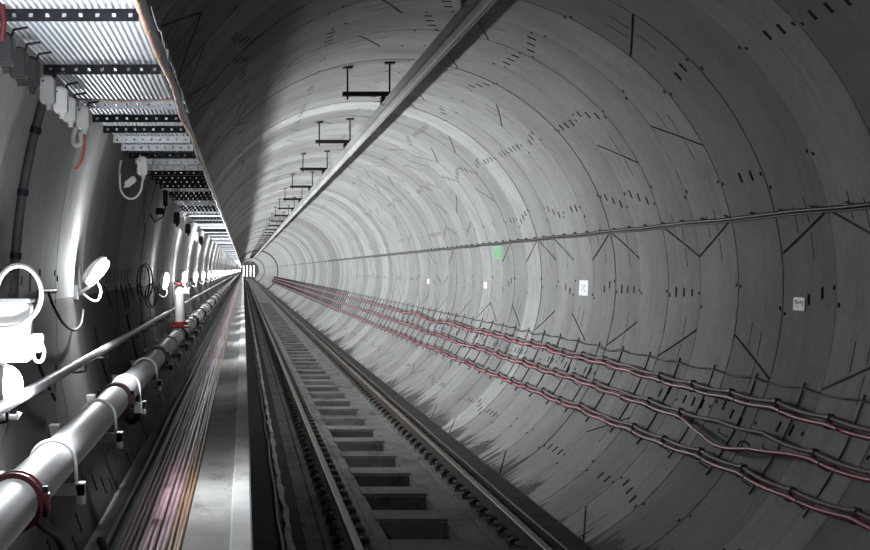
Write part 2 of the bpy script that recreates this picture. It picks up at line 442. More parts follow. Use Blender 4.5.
# black cables in the gutter
for x, z, r_, lab in ((0.31, -2.225, 0.02, 'black cable lying in the gutter beside the cement strip'),):
    m_ = MB().tube([(x + 0.008 * sin(k * 1.7), 4 + 1.1 * k, z) for k in range(70)] + [(x, 200, z), (x, 440, z)], r_, 6)
    tag(obj('gutter_cable', m_, 'cable_black'), lab, 'cable')

# ---------------------------------------------------------------- cables laid on the walkway
specs = []
cols = [('cable_rust', 'rust coloured'), ('cable_rust', 'rust coloured'), ('cable_rust', 'rust coloured')] + [('cable_pink', 'dusty pink')] * 8
x = -0.247
for i, (mt, cn) in enumerate(cols):
    r_ = 0.0085 if i < 3 else 0.0115
    x -= r_
    pts = []; y = 2.0
    while y < 60:
        pts.append((x + 0.003 * sin(y * 0.8 + i * 2.1), y, ZW + r_ + (0.004 * (1 + sin(y * 1.3 + i)) if i > 2 else 0))); y += 0.8
    pts += [(x, 120, ZW + r_), (x, ENDY, ZW + r_)]
    o = obj('floor_cable', MB().tube(pts, r_, 6), mt)
    tag(o, f'{cn} cable on the walkway, {ORD[i]} from the bare concrete', 'cable', 'cables laid side by side on the walkway')
    x -= r_ + 0.0012
for i, (xx, r_) in enumerate(((-0.50, 0.021), (-0.55, 0.018), (-0.467, 0.011))):
    pts = [(xx + 0.004 * sin(k * 0.9 + i), 2 + k, ZW + r_) for k in range(60)] + [(xx, 200, ZW + r_), (xx, ENDY, ZW + r_)]
    tag(obj('floor_cable', MB().tube(pts, r_, 7), 'cable_grey' if i < 2 else 'cable_black'),
        ['thick grey cable on the walkway left of the pink cables', 'grey cable on the walkway tight against the wall foot', 'thin black cable beside the leftmost pink cable'][i], 'cable', 'cables laid side by side on the walkway')

# ---------------------------------------------------------------- cable tray overhead on the left
ZT = 0.70; TX0, TX1 = -0.67, -0.285
tray = empty('cable_tray', (0, 0, ZT)); tag(tray, 'long galvanised cable tray with ribbed underside high on the left', 'cable tray')
nr = 21; w_ = (TX1 - TX0) / nr; pr = []
for i in range(nr):
    a = TX0 + i * w_; pr += [(a, 0.0), (a + 0.45 * w_, 0.0), (a + 0.55 * w_, 0.012), (a + 0.95 * w_, 0.012)]
pr += [(TX1, 0.0), (TX1, 0.09), (TX1 - 0.004, 0.09), (TX1 - 0.004, 0.016), (TX0, 0.016)]
pan = MB().ext(pr, 0.003, RW - 0.003).mesh('tray_panel', 'tray_steel')
def slotted(dark, x0=TX0 - 0.01, x1=TX1 + 0.006, h=0.033, ns=9):     # upright perforated web under the tray
    m = MB(); pit = (x1 - x0) / ns; xs = []
    for i in range(ns): xs += [x0 + i * pit, x0 + (i + 0.38) * pit, x0 + (i + 0.62) * pit]
    xs.append(x1); zs = [-h, -h * 0.68, -h * 0.36, 0]
    for yy in (0.0, 0.003):
        for i in range(len(xs) - 1):
            for j in range(3):
                if j == 1 and i % 3 == 1: continue
                m.add([(xs[i], yy, zs[j]), (xs[i], yy, zs[j + 1]), (xs[i + 1], yy, zs[j + 1]), (xs[i + 1], yy, zs[j])], [(0, 1, 2, 3)])
    m.box(x0, x1, 0.003, 0.03, -0.004, 0.0); m.box(x0, x1, 0.0, 0.003, -h - 0.001, -h)
    return m.mesh('crossbar', 'black_steel' if dark else 'galvanised')
bars = [slotted(True), slotted(False)]
y = 4.5 - 2 * RW; k = 0
dk = [1, 1, 1, 1, 0, 1, 0, 0, 1, 1, 0, 1, 0]
while y < 120:
    link('tray_panel', pan, tray, (0, y, 0))
    link('crossbar', bars[0 if dk[k % 13] else 1], tray, (0, y, 0))
    if y > 6.5: link('crossbar', bars[0 if dk[(k + 5) % 13] else 1], tray, (0, y + RW * 0.52, 0))
    y += RW; k += 1
m_ = MB(); m_.ext(pr, y, ENDY)
while y < 300: m_.box(TX0, TX1, y, y + 0.05, -0.032, -0.001); y += RW
o = obj('distant_tray_panels', m_, 'tray_steel', tray); o['kind'] = 'stuff'
m_ = MB()
for i in range(5):
    obj('tray_cable', MB().tube([(-0.60 + 0.065 * i, 0, 0.045), (-0.60 + 0.065 * i, 300, 0.045)], 0.026, 6), 'cable_black', tray)
# edge cable with ties
m_ = MB(); pts = []; y = 2.0
while y < 45: pts.append((-0.272 + 0.006 * sin(y * 2.3), y, ZT - 0.012 + 0.006 * sin(y * 3.1))); y += 0.4
pts += [(-0.272, 120, ZT - 0.012), (-0.272, 300, ZT - 0.012)]
ec = obj('edge_cable', m_.tube(pts, 0.0085, 6), 'copper_cable'); tag(ec, 'copper coloured cable tied along the right edge of the tray', 'cable')
tie = MB().ring((0, 0, 0), 'y', 0.0088, 0.002, 0.010, 8).mesh('cable_tie', 'tie_yellow')
for y in [4.35 + 0.5 * k for k in range(16)]: link('cable_tie', tie, ec, (-0.272 + 0.006 * sin(y * 2.3), y, ZT - 0.012 + 0.006 * sin(y * 3.1)))
# crumpled film on the tray edge
m_ = MB(); rg2 = random.Random(9); vs = []; fs = []
for k in range(26):
    y = 4.6 + k * 0.11
    for j in range(3): vs.append((-0.262 + 0.012 * j + rg2.uniform(-.006, .006), y, ZT + 0.055 - 0.03 * j + rg2.uniform(-.012, .012)))
fs = [(3 * k + j, 3 * k + j + 1, 3 * k + 4 + j, 3 * k + 3 + j) for k in range(25) for j in range(2)]
m_.add(vs, fs); o = obj('plastic_film', m_, 'film'); so = o.modifiers.new('t', 'SOLIDIFY'); so.thickness = 0.002
tag(o, 'crumpled grey plastic film along the tray edge', 'plastic film')
# rust coloured wire crossing under the tray
m_ = MB().tube([(-0.66 + 0.39 * t, 6.75, ZT - 0.012 - 0.03 * sin(pi * t) * 0.3) for t in [i / 10 for i in range(11)]], 0.004, 6)
tag(obj('cross_wire', m_, 'copper_cable'), 'thin copper coloured wire crossing under the tray', 'wire')
m_ = MB().tube([(-0.635, 4.42, 0.715), (-0.632, 4.44, 0.66), (-0.64, 4.46, 0.61)], 0.008, 8)
tag(obj('red_cable', m_, 'dark_red'), 'red cable hanging at the upper left corner of the view', 'cable')

# ---------------------------------------------------------------- junction boxes under the tray
def junction_box(loc, mat, label, rotz=0.0, s=1.0):
    root = empty('junction_box', loc); root.scale = (s, s, s); root.rotation_euler = (0, 0, rotz)
    tag(root, label, 'junction box', 'junction boxes hung under the tray')
    pr = []
    for i in range(9): a = pi * i / 8; pr.append((0.024 * cos(a), 0.028 + 0.018 * sin(a)))
    pr += [(-0.024, -0.038), (-0.018, -0.045), (0.018, -0.045), (0.024, -0.038)]
    obj('box_body', MB().ext(pr, -0.03, 0.03), mat, root)
    lid = obj('box_lid', MB().ext([(x * .86, z * .86) for x, z in pr], -0.04, -0.03), mat, root)
    obj('screw', MB().tube([(-0.012, -0.0405, 0.026), (-0.012, -0.043, 0.026)], 0.004, 6), 'black_steel', lid)
    obj('cable_gland', MB().tube([(0.004, 0, -0.045), (0.004, 0, -0.052)], 0.013, 8).tube([(0.004, 0, -0.052), (0.004, 0, -0.066)], 0.0105, 6), mat, root)
    obj('mounting_rod', MB().tube([(0.015, 0.02, 0.04), (0.02, 0.02, 0.058), (0.06, 0.02, 0.064)], 0.004, 6), 'black_steel', root)
    return root
bd = [(4.58, -.648, 'box_dark'), (4.88, -.65, 'box_dark'), (5.1, -.643, 'box_dark'), (5.6, -.65, 'box_grey'), (5.93, -.642, 'box_white'), (6.28, -.648, 'box_white'), (6.6, -.628, 'box_white')]
for i, (d, x, mt) in enumerate(bd):
    cn = {'box_dark': 'dark grey', 'box_grey': 'mid grey', 'box_white': 'pale grey'}[mt]
    junction_box((x, d, 0.600), mt, f'{cn} junction box under the tray, {ORD[i]} in the row of seven')
m_ = MB().tube(crv([(-0.624, 6.6, 0.535), (-0.625, 6.6, 0.50), (-0.628, 6.61, 0.46), (-0.64, 6.62, 0.425), (-0.655, 6.62, 0.405), (-0.665, 6.62, 0.402)]), 0.0055, 8)
tag(obj('orange_cable', m_, 'cable_orange'), 'orange cable dangling from the last junction box of the row', 'cable')
m_ = MB().tube(crv([(-0.66, 6.63, 0.56), (-0.67, 6.62, 0.52), (-0.66, 6.6, 0.49), (-0.635, 6.6, 0.50), (-0.64, 6.61, 0.54)]), 0.009, 8)
tag(obj('coiled_flex', m_, 'box_white'), 'short white flex curled beside the last junction box', 'cable')
junction_box((-0.565, 9.45, 0.585), 'box_white', 'white junction box hanging alone beyond the row, with a looped flex', 0, 1.15)
pts = []
for i in range(15):
    a = pi * (0.0 + 1.05 * i / 14); pts.append((-0.63 + 0.065 * cos(-a), 9.42 + 0.004 * i, 0.49 + (0.09 * sin(-a) if i < 13 else 0.09 * sin(-a) + 0.02 * (i - 12))))
tag(obj('looped_flex', MB().tube([(-0.562, 9.45, 0.52)] + pts + [(-0.70, 9.5, 0.55), (-0.69, 9.5, 0.62)], 0.0065, 8), 'box_white'), 'white flex looping down from the lone junction box', 'cable')
o = junction_box((-0.635, 9.5, 0.50), 'box_white', 'small tilted white box inside the looped flex', 0, 0.75); o.rotation_euler = (0, 0.9, 0)
m_ = MB()
tag(obj('black_bracket', MB().cham(-0.60, -0.565, 12.6, 12.66, 0.48, 0.60, 0.006).cham(-0.66, -0.60, 12.7, 12.75, 0.42, 0.47, 0.006).tube([(-0.58, 12.6, 0.48), (-0.60, 12.6, 0.40), (-0.66, 12.62, 0.36), (-0.70, 12.65, 0.42)], 0.006, 6), 'black_steel'), 'black bracket and wires under the dark part of the tray', 'bracket')
for i, d in enumerate((15.2, 16.4, 18.3, 21.5, 24.0)):
    junction_box((-0.60, d, 0.47 - 0.01 * i), ['box_dark', 'box_white', 'box_dark', 'box_white', 'box_dark'][i], f'small {["dark", "white", "dark", "white", "dark"][i]} box under the distant tray, {ORD[i]} beyond the black bracket', 0, 1.2)

# ---------------------------------------------------------------- overhead conductor rail with supports
CX, CZ = 1.70, 1.88
root = empty('conductor_rail', (CX, 0, CZ)); tag(root, 'long aluminium overhead conductor rail under the tunnel roof', 'conductor rail')
pr = [(-.055, .10), (.055, .10), (.055, .086), (.012, .08), (.012, .055), (.035, .03), (.045, -.01), (.03, -.045), (.012, -.06), (-.012, -.06), (-.03, -.045), (-.045, -.01), (-.035, .03), (-.012, .055), (-.012, .08), (-.055, .086)]
obj('rail_profile', MB().ext(pr, 1.0, ENDY), 'aluminium', root)
obj('contact_wire', MB().tube([(0, 1.0, -0.068), (0, ENDY, -0.068)], 0.011, 6), 'aluminium', root)
sup = empty('catenary_support', (CX, 12.55, CZ))
xb0, xb1 = -0.52, 0.10
obj('crossbar', MB().box(xb0, xb1, -0.04, 0.0, 0.185, 0.235).box(xb0, xb1, 0.0, 0.006, 0.18, 0.24), 'black_steel', sup)
def ceil_z(x): return AZ + sqrt(R * R - (CX + x - AX) ** 2) - CZ
for hx in (-0.46, 0.04):
    cz = ceil_z(hx)
    hg = obj('hanger', MB().tube([(hx, -0.02, 0.14), (hx, -0.02, cz)], 0.012, 6), 'black_steel', sup)
    obj('anchor_plate', MB().box(hx - 0.06, hx + 0.06, -0.08, 0.04, cz - 0.025, cz + 0.005), 'black_steel', hg)
ins = MB(); 
for zz, r_ in ((0.10, .03), (0.115, .045), (0.13, .03), (0.145, .05), (0.16, .03), (0.18, .04)): ins.tube([(-0.035, -0.02, zz), (-0.035, -0.02, zz + 0.013)], r_, 10)
ins.tube([(-0.035, -0.02, 0.09), (-0.035, -0.02, 0.185)], 0.028, 8)
i0 = obj('insulator', ins, 'red_paint', sup)
obj('clamp', MB().box(-0.075, 0.065, -0.04, 0.0, 0.078, 0.106).box(-0.06, -0.01, -0.045, 0.005, 0.10, 0.115), 'aluminium', sup)
nsup = 0
y = 12.55
while y < 300:
    o = sup if nsup == 0 else copy_tree(sup)
    o.location = (CX, y, CZ)
    if nsup: 
        for ch in o.children:
            if ch.name.startswith('insulator'):
                if nsup == 1: dme = ch.data.copy(); dme.materials.clear(); dme.materials.append(MATS['black_steel'])
                ch.data = dme
    if nsup == 0: lab = 'black ceiling bracket with a red insulator, cut by the top of the picture'
    elif nsup < 8: lab = f'black crossbar hanging from the roof, {ORD[nsup]} support from the viewer along the conductor rail'
    else: lab = 'tiny black crossbar support far down the conductor rail, beyond the eighth'
    tag(o, lab, 'bracket', 'supports of the overhead conductor rail'); y += 7.4; nsup += 1

# ---------------------------------------------------------------- right wall: power cables on racks
def rack_mesh():
    parts = {}
    m = MB(); A0, A1, n = -16.2, -37.2, 10
    for i in range(n):
        a, b = A0 + (A1 - A0) * i / n, A0 + (A1 - A0) * (i + 1) / n
        v = [];
        for an in (a, b):
            for rad in (R - 0.002, R - 0.016):
                for yy in (-0.0065, 0.0065): q = cyl(yy, an, rad); v.append(q)
        m.add(v, [(0, 1, 5, 4), (2, 6, 7, 3), (0, 4, 6, 2), (1, 3, 7, 5), (0, 2, 3, 1), (4, 5, 7, 6)])
    parts['post'] = m
    for k, a in enumerate((-20.7, -27.2, -34.0)):
        h = MB().tube([cyl(0, a - 2.0, R - 0.03), cyl(0, a - 2.0, R - 0.115), cyl(0, a - 1.2, R - 0.125)], 0.006, 5)
        parts['hook%d' % k] = h
    return parts
pm = rack_mesh(); rk = {k: v.mesh('post' if k == 'post' else 'hook', 'dark_grey') for k, v in pm.items()}
NR = 46
for i in range(NR):
    y = 11.50 + RW * i
    root = empty('cable_rack', (0, y, 0))
    if i < 12: lab = f'black curved cable rack post on the right wall, {ORD[i]} from the viewer'
    else: lab = 'black cable rack post in the dense distant part of the right wall row'
    tag(root, lab, 'cable rack', 'cable racks on the right wall')
    jit = rg.uniform(-0.05, 0.05)
    for k, me in rk.items(): link('post' if k == 'post' else 'hook', me, root, (0, jit, 0))
m_ = MB(); y = 11.50 + RW * NR
while y < 230:
    p = [cyl(y, a, R - 0.02) for a in (-16.2, -23, -30, -37.2)]; m_.tube(p, 0.018, 4, caps=False); y += RW
tag(obj('distant_cable_racks', m_, 'black_steel'), 'row of cable rack posts too far away to tell apart', 'cable rack', kind='stuff')

cl = MB().ring((0, 0, 0), 'y', 0.026, 0.008, 0.045, 8)
run_names = ['upper', 'middle', 'lower']
for k, a in enumerate((-20.7, -27.2, -34.0)):
    root = empty('power_cable_run', cyl(9, a, R - 0.08)); tag(root, f'{run_names[k]} of three pairs of red power cables on the right wall', 'cable')
    base = cyl(9, a, R - 0.08)
    rng = random.Random(20 + k); wob = {}
    def wobble(i, rng=rng, wob=wob):
        if i not in wob: wob[i] = rng.uniform(-0.35, 0.35)
        return wob[i]
    for st in (0, 1):
        pts = []; y = 8.8
        while y < 66:
            t = (y - 10.58) / RW; i = math.floor(t); u = t - i
            w0 = wobble(i) * (1 - u) + wobble(i + 1) * u
            sag = 0.45 * sin(pi * u) + 0.15 * sin(y * 0.21 + k)
            if 30 < y < 44: sag += [1.0, 0.8, 0.5][k] * sin((y - 30) / 14 * pi) * sin(y * 0.9)
            an = a - st * 1.2 - (w0 + sag)
            rad = R - 0.075 - 0.008 * st
            if k == 1 and 12.1 < y < 15.2:
                e = sin((y - 12.1) / 3.1 * pi)
                if st == 1: an -= 3.1 * e ** 1.5; rad -= 0.04 * e
                else: an += 0.4 * e
            p = cyl(y, an, rad); pts.append((p[0] - base[0], p[1] - base[1], p[2] - base[2])); y += 0.2 if y < 30 else 0.4
        for yy in (120, 250, 450):
            p = cyl(yy, a - st * 1.35 - 0.3, R - 0.08); pts.append((p[0] - base[0], p[1] - base[1], p[2] - base[2]))
        obj('cable', MB().tube(pts, 0.0195, 7), 'cable_dusty' if st == 0 else 'cable_red', root)
        if st == 0: top = pts
    cleat = MB().ring((0, 0, 0), 'y', 0.0205, 0.011, 0.06, 9).ring((0, 0, -0.054), 'y', 0.0205, 0.011, 0.06, 9)
    cme = cleat.mesh('cleat', 'dark_grey')
    for p in [q for q in top if 9.3 - 9 < q[1] < 50]:
        y = p[1] + 9; t = (y - 10.58) / RW
        st_ = 0.2 if y < 30 else 0.4
        if abs(t - round(t)) * RW < st_ / 2 - 1e-4 and not (k == 1 and 12.4 < y < 14.6):
            link('cleat', cme, root, p, (0, RAD(-a) * 0.8, 0))
    if k == 1:
        c1 = MB().tube([(-.06 + 0.03 * cos(t), 4.2 + 0.2 * t / 6, -0.10 + 0.03 * sin(t)) for t in [0.6 * i for i in range(11)]], 0.008, 6)
        obj('loose_tie', c1, 'cable_black', root)
pts = []
for i in range(70):
    y = 9.06 + RW * i
    pts.append(cyl(y, -17.2, R - 0.045))
    for u in (.25, .5, .75): pts.append(cyl(y + RW * u, -17.2 - 0.55 * sin(pi * u) - (0.5 * sin(pi * u) if i in (8, 12, 13) else 0), R - 0.045))
tag(obj('earth_wire', MB().tube(pts, 0.007, 5), 'cable_black'), 'thin black wire slung between the tops of the cable racks', 'wire')

# ---------------------------------------------------------------- dark cable at eye height on the right wall
root = empty('wall_cable', cyl(9, 13.1, R - 0.03)); b0 = cyl(9, 13.1, R - 0.03)
tag(root, 'dark straight cable clipped along the right wall above eye height', 'cable')
pts = [(0, -4, 0)] + [(0.004 * sin(k * 0.8), k * 1.0, 0.006 * sin(k * 1.9)) for k in range(60)] + [(0, 200, 0), (0, 430, 0)]
obj('cable', MB().tube(pts, 0.017, 6), 'cable_black', root)
obj('second_cable', MB().tube([(x - 0.003, y, z - 0.025) for x, y, z in pts], 0.010, 5), 'cable_black', root)
cm = MB(); cm.add([(-0.008, -0.09, 0.005), (-0.008, 0.06, 0.005), (-0.004, 0.03, 0.036), (0.028, -0.09, 0.005), (0.028, 0.06, 0.005), (0.02, 0.03, 0.036)], [(0, 1, 2), (3, 5, 4), (0, 3, 4, 1), (1, 4, 5, 2), (2, 5, 3, 0)])
cme = cm.mesh('clip', 'black_steel')
for i in range(100): link('clip', cme, root, (0, 1.4 + 0.75 * i, 0))

# ---------------------------------------------------------------- plates on the right wall
def plate(d, deg, ly, ht, mat, label, ink='ink', marks=(), name='wall_plate'):
    root = empty(name, cyl(d, deg, R)); tag(root, label, 'sign')
    root.rotation_euler = (0, -RAD(deg), 0)        # local -x faces the tunnel axis, local y runs along the tunnel
    obj('plate', MB().box(-0.008, 0.0, -ly / 2, ly / 2, -ht / 2, ht / 2), mat, root)
    if marks:
        m = MB()
        for (y0, y1, z0, z1) in marks:              # marks in fractions, y = 0 at the viewer's left
            ya, yb = ly / 2 - y0 * ly, ly / 2 - y1 * ly
            m.box(-0.0095, -0.008, min(ya, yb), max(ya, yb), -ht / 2 + z0 * ht, -ht / 2 + z1 * ht)
        obj('lettering', m, ink, root)
sc1 = [(.14, .2, .5, .78), (.26, .32, .5, .78), (.14, .32, .72, .8), (.4, .46, .44, .72), (.32, .5, .58, .66), (.56, .62, .52, .7), (.66, .72, .5, .74), (.74, .86, .7, .76), (.8, .85, .25, .7), (.18, .25, .28, .36), (.3, .38, .26, .32), (.46, .5, .22, .3)]
plate(13.17, -3.0, 0.26, 0.102, 'plate_white', 'square white plate with small grey writing on the nearest right wall', 'ink', sc1)
sc2 = [(.25, .4, .62, .68), (.55, .7, .6, .7), (.45, .55, .45, .55), (.3, .36, .3, .4), (.62, .7, .25, .36)]
plate(21.5, -2.2, 0.56, 0.195, 'plate_white', 'tall white plate with faint grey marks midway along the right wall', 'ink', sc2)
plate(30.2, -3.2, 0.34, 0.11, 'plate_white', 'small white plate below the green plate on the right wall')
plate(39.5, -3.0, 0.4, 0.12, 'plate_white', 'smaller white plate beyond the green plate on the right wall')
sc3 = [(.15, .25, .1, .85), (.45, .55, .15, .9), (.75, .85, .1, .8), (.1, .4, .45, .52), (.5, .9, .5, .57)]
plate(28.6, 9.3, 0.95, 0.205, 'green_paint', 'green plate with dark green strokes on the right wall', 'green_dark', sc3)

# ---------------------------------------------------------------- left wall: water pipe, handrail, lamps
PX, PZ, PR = -0.588, -0.597, 0.064
pipe = empty('water_pipe', (PX, 0, PZ)); tag(pipe, 'thick pale grey water pipe along the left wall with red couplings', 'pipe')
obj('pipe_barrel', MB().tube([(0, 1.0, 0), (0, 60, 0), (0, ENDY, 0)], PR, 28), 'pipe_paint', pipe)
cp = MB().ring((0, 0, 0), 'y', PR, 0.010, 0.05, 24).ring((0, -0.03, 0), 'y', PR, 0.014, 0.012, 24).ring((0, 0.03, 0), 'y', PR, 0.014, 0.012, 24)
for s_ in (-1, 1): cp.box(s_ * 0.076 - 0.014, s_ * 0.076 + 0.014, -0.018, 0.018, -0.022, 0.022)
cpb = MB().tube([(0.078, 0, -0.04), (0.078, 0, 0.04)], 0.008, 6)
cme, cbm = cp.mesh('coupling', 'dark_red'), cpb.mesh('bolt', 'black_steel')
ub = MB().tube([(0.074, 0, -0.09)] + [(0.070 * cos(pi * i / 12), 0, 0.070 * sin(pi * i / 12)) for i in range(13)] + [(-0.074, 0, -0.09)], 0.006, 7)
ubm = ub.mesh('u_bolt', 'pvc_white')
bk = MB()
bk.box(wall_x(PZ - 0.09) - PX - 0.01, 0.10, -0.028, 0.028, -0.098, -0.064)
wx = wall_x(PZ - 0.15) - PX
bk.box(wx - 0.03, wx + 0.014, -0.045, 0.045, -0.22, -0.03)
bk.box(0.075, 0.10, -0.028, 0.028, -0.125, -0.06)
bkm = bk.mesh('bracket', 'box_grey')
for i, d in enumerate([4.33, 7.75, 11.4, 15.3, 19.2, 23.0, 27, 31, 35, 39, 43, 47, 51, 55, 59]):
    o = link('coupling', cme, pipe, (0, d, 0)); link('bolt', cbm, o); link('bolt', cbm, o, (-0.156, 0, 0))
for i in range(40):
    d = 5.2 + 1.62 * i
    link('u_bolt', ubm, pipe, (0, d, 0)); link('bracket', bkm, pipe, (0, d, 0))
# black hose under the first brackets
m_ = MB().tube(crv([(PX - 0.03, 4.75, PZ - 0.07), (PX + 0.01, 4.85, PZ - 0.14), (-0.545, 5.0, -0.80), (-0.52, 5.15, -0.93), (-0.49, 5.3, -1.02), (-0.45, 5.45, -1.05), (-0.45, 5.7, -1.0), (-0.50, 5.9, -0.95)]), 0.016, 8)
tag(obj('drain_hose', m_, 'cable_black'), 'black hose hanging below the nearest part of the water pipe', 'hose')
m_ = MB().tube(crv([(PX + 0.03, 8.9, PZ - 0.06), (PX + 0.03, 9.0, PZ - 0.17), (PX - 0.02, 9.15, PZ - 0.23), (PX - 0.08, 9.3, PZ - 0.2)]), 0.018, 8)
tag(obj('drain_hose', m_, 'cable_black'), 'short black hose behind the second red coupling', 'hose')
tagp = MB().box(0.05, 0.09, 8.30, 8.305, -0.11, -0.055)
obj('pipe_tag', tagp, 'plate_white', pipe)
# hydrant branch
hy = empty('hydrant_branch', (PX, 15.7, PZ)); tag(hy, 'upright white hydrant branch with red flanges on the water pipe', 'hydrant')
obj('riser', MB().tube([(0, 0, 0.05), (0, 0, 0.37)], 0.045, 16), 'pvc_white', hy)
obj('flange', MB().ring((0, 0, 0.10), 'z', 0.044, 0.03, 0.03, 18).ring((0, 0, 0.065), 'z', 0.05, 0.035, 0.02, 18), 'red_paint', hy)
vl = obj('valve', MB().tube([(0, 0, 0.36), (0, 0, 0.39), (0, 0, 0.42), (0, 0, 0.44)], [0.05, 0.055, 0.04, 0.02], 14).tube([(0, 0, 0.40), (0.09, -0.05, 0.40)], 0.032, 12), 'pvc_white', hy)
obj('hand_wheel', MB().ring((0, 0, 0.47), 'z', 0.05, 0.015, 0.014, 16).box(-.055, .055, -.006, .006, .463, .477).tube([(0, 0, .43), (0, 0, .48)], 0.01, 8), 'red_paint', vl)
obj('hose_cap', MB().tube([(0.085, -0.048, 0.40), (0.105, -0.058, 0.40)], 0.04, 12), 'pvc_white', vl)

# handrail
HX, HZ = -0.688, -0.392
hr = empty('handrail', (HX, 0, HZ)); tag(hr, 'grey steel handrail tube along the left wall above the water pipe', 'handrail')
obj('rail_tube', MB().tube([(0, 1.0, 0), (0, 16.5, 0)], 0.019, 12), 'handrail_steel', hr)
wx = wall_x(HZ - 0.05) - HX
hbm = MB().tube([(0, 0, -0.018), (0, 0, -0.05), (-0.03, 0, -0.055), (wx, 0, -0.055)], 0.006, 6).box(wx - 0.012, wx + 0.004, -0.025, 0.025, -0.085, -0.02).mesh('bracket', 'dark_grey')
for i in range(10): link('bracket', hbm, hr, (0, 4.9 + RW * i, 0))
obj('rail_tube', MB().tube([(0, 16.5, 0), (0, ENDY, 0)], 0.019, 8), 'handrail_steel', hr)

# --- lamps
ldata = {}
def point(power, key):
    if key not in ldata:
        l = bpy.data.lights.new('lamp_light', 'POINT'); l.energy = power; l.color = LAMP_COL; l.shadow_soft_size = 0.04; ldata[key] = l
    return ldata[key]
def wall_lamp(loc, power, key, label, lens='lens', tilt=0.0, group=None, beam=False):
    root = empty('wall_lamp', loc); tag(root, label, 'lamp', group)
    wx = wall_x(loc[2]) - loc[0]
    hd = MB().dome((-0.012, 0, 0), 'y', 0.032, 0.045, 0.085)
    o = obj('housing', hd, 'box_grey', root, rot=(0, tilt, 0))
    ln = obj('lens', MB().dome((0.010, -0.008, 0.0), 'y', 0.030, 0.046, 0.080), lens, root, rot=(0, tilt, 0))
    obj('bracket', MB().tube([(wx, 0.02, -0.10), (wx + 0.03, 0.02, -0.105), (-0.012, 0.02, -0.06), (-0.012, 0.01, 0.0)], 0.010, 6).box(wx - 0.01, wx + 0.012, -0.03, 0.06, -0.14, -0.07), 'box_grey', root)
    obj('cable', MB().tube(crv([(0.0, 0.03, -0.05), (0.02, 0.03, -0.10), (0.0, 0.03, -0.15), (-0.05, 0.05, -0.13), (wx + 0.015, 0.06, -0.08), (wx + 0.012, 0.08, 0.02)], 4), 0.006, 6), 'box_white', root)
    if beam:
        if 'beam' not in ldata:
            l = bpy.data.lights.new('lamp_beam', 'AREA'); l.shape = 'DISK'; l.size = 0.09; l.energy = LAMP_W; l.color = LAMP_COL; ldata['beam'] = l
        if beam == 2 and 'half' not in ldata: ldata['half'] = ldata['beam'].copy(); ldata['half'].energy = LAMP_W * 0.4
        lo = bpy.data.objects.new('lamp_beam', ldata['half' if beam == 2 else 'beam']); C.objects.link(lo); lo.parent = root; lo.location = (0.058, -0.01, 0.0); lo.rotation_euler = (0, -pi / 2 - 0.45, 0)
    lo = bpy.data.objects.new('lamp_light', point(power, key)); C.objects.link(lo); lo.parent = root; lo.location = (0.062, -0.04, 0.02)
    return root
l0 = wall_lamp((-0.725, 4.2, -0.05), 9.0, 'zero', 'wall lamp of the row nearest the viewer, left of the picture', 'lens', 0.15, 'lamps along the left wall')
l2 = wall_lamp((-0.725, 8.3, -0.005), 18.0, 'second', 'tilted glowing oval lamp on the left wall above the handrail', 'lens', 0.75)
bl = bpy.data.lights.new('lamp_beam', 'AREA'); bl.shape = 'DISK'; bl.size = 0.08; bl.energy = 16; bl.color = LAMP_COL
lo = bpy.data.objects.new('lamp_beam', bl); C.objects.link(lo); lo.parent = l2; lo.location = (0.06, -0.06, -0.02); lo.rotation_euler = (0, -0.75, 0)
bl = bpy.data.lights.new('lamp_beam', 'AREA'); bl.shape = 'DISK'; bl.size = 0.08; bl.energy = 42; bl.color = LAMP_COL
lo = bpy.data.objects.new('lamp_beam', bl); C.objects.link(lo); lo.parent = l0; lo.location = (0.06, -0.02, 0.0); lo.rotation_euler = (0, -pi / 2 - 0.2, 0)
y = 15.45; k = 0
while y < ENDY - 2:
    if k == 0: lab = 'glowing lamp on the left wall beside the hydrant branch'
    elif k < 9: lab = f'glowing white lamp on the left wall, {ORD[k - 1]} beyond the hydrant'
    else: lab = 'glowing lamp in the merging row of lights at the far end of the left wall'
    wall_lamp((-0.72, y, -0.10), 6.0 if k == 0 else 14.0, 'third' if k == 0 else 'row', lab, 'lens' if k == 0 else 'lens_far', 0.15, 'lamps along the left wall', 0 if k == 0 else 2 if k == 1 else 1); y += 4.88; k += 1

# first lamp (lower left) : round bulkhead
b = empty('bulkhead_lamp', (-0.745, 5.28, -0.36)); tag(b, 'round glowing bulkhead lamp at the left picture edge under the white box', 'lamp')
obj('housing', MB().tube([(-0.055, 0, 0), (0.0, 0, 0)], 0.068, 18), 'box_grey', b)
obj('lens', MB().dome((0.0, 0, 0), 'x', 0.055, 0.062, 0.062), 'lens', b)
obj('bracket', MB().tube([(-0.03, 0, -0.065), (-0.03, 0, -0.10), (0.04, -0.02, -0.10), (0.045, -0.02, -0.085)], 0.009, 8), 'pvc_white', b)
lo = bpy.data.objects.new('lamp_light', point(16.0, 'first')); C.objects.link(lo); lo.parent = b; lo.location = (0.16, -0.05, 0.02)

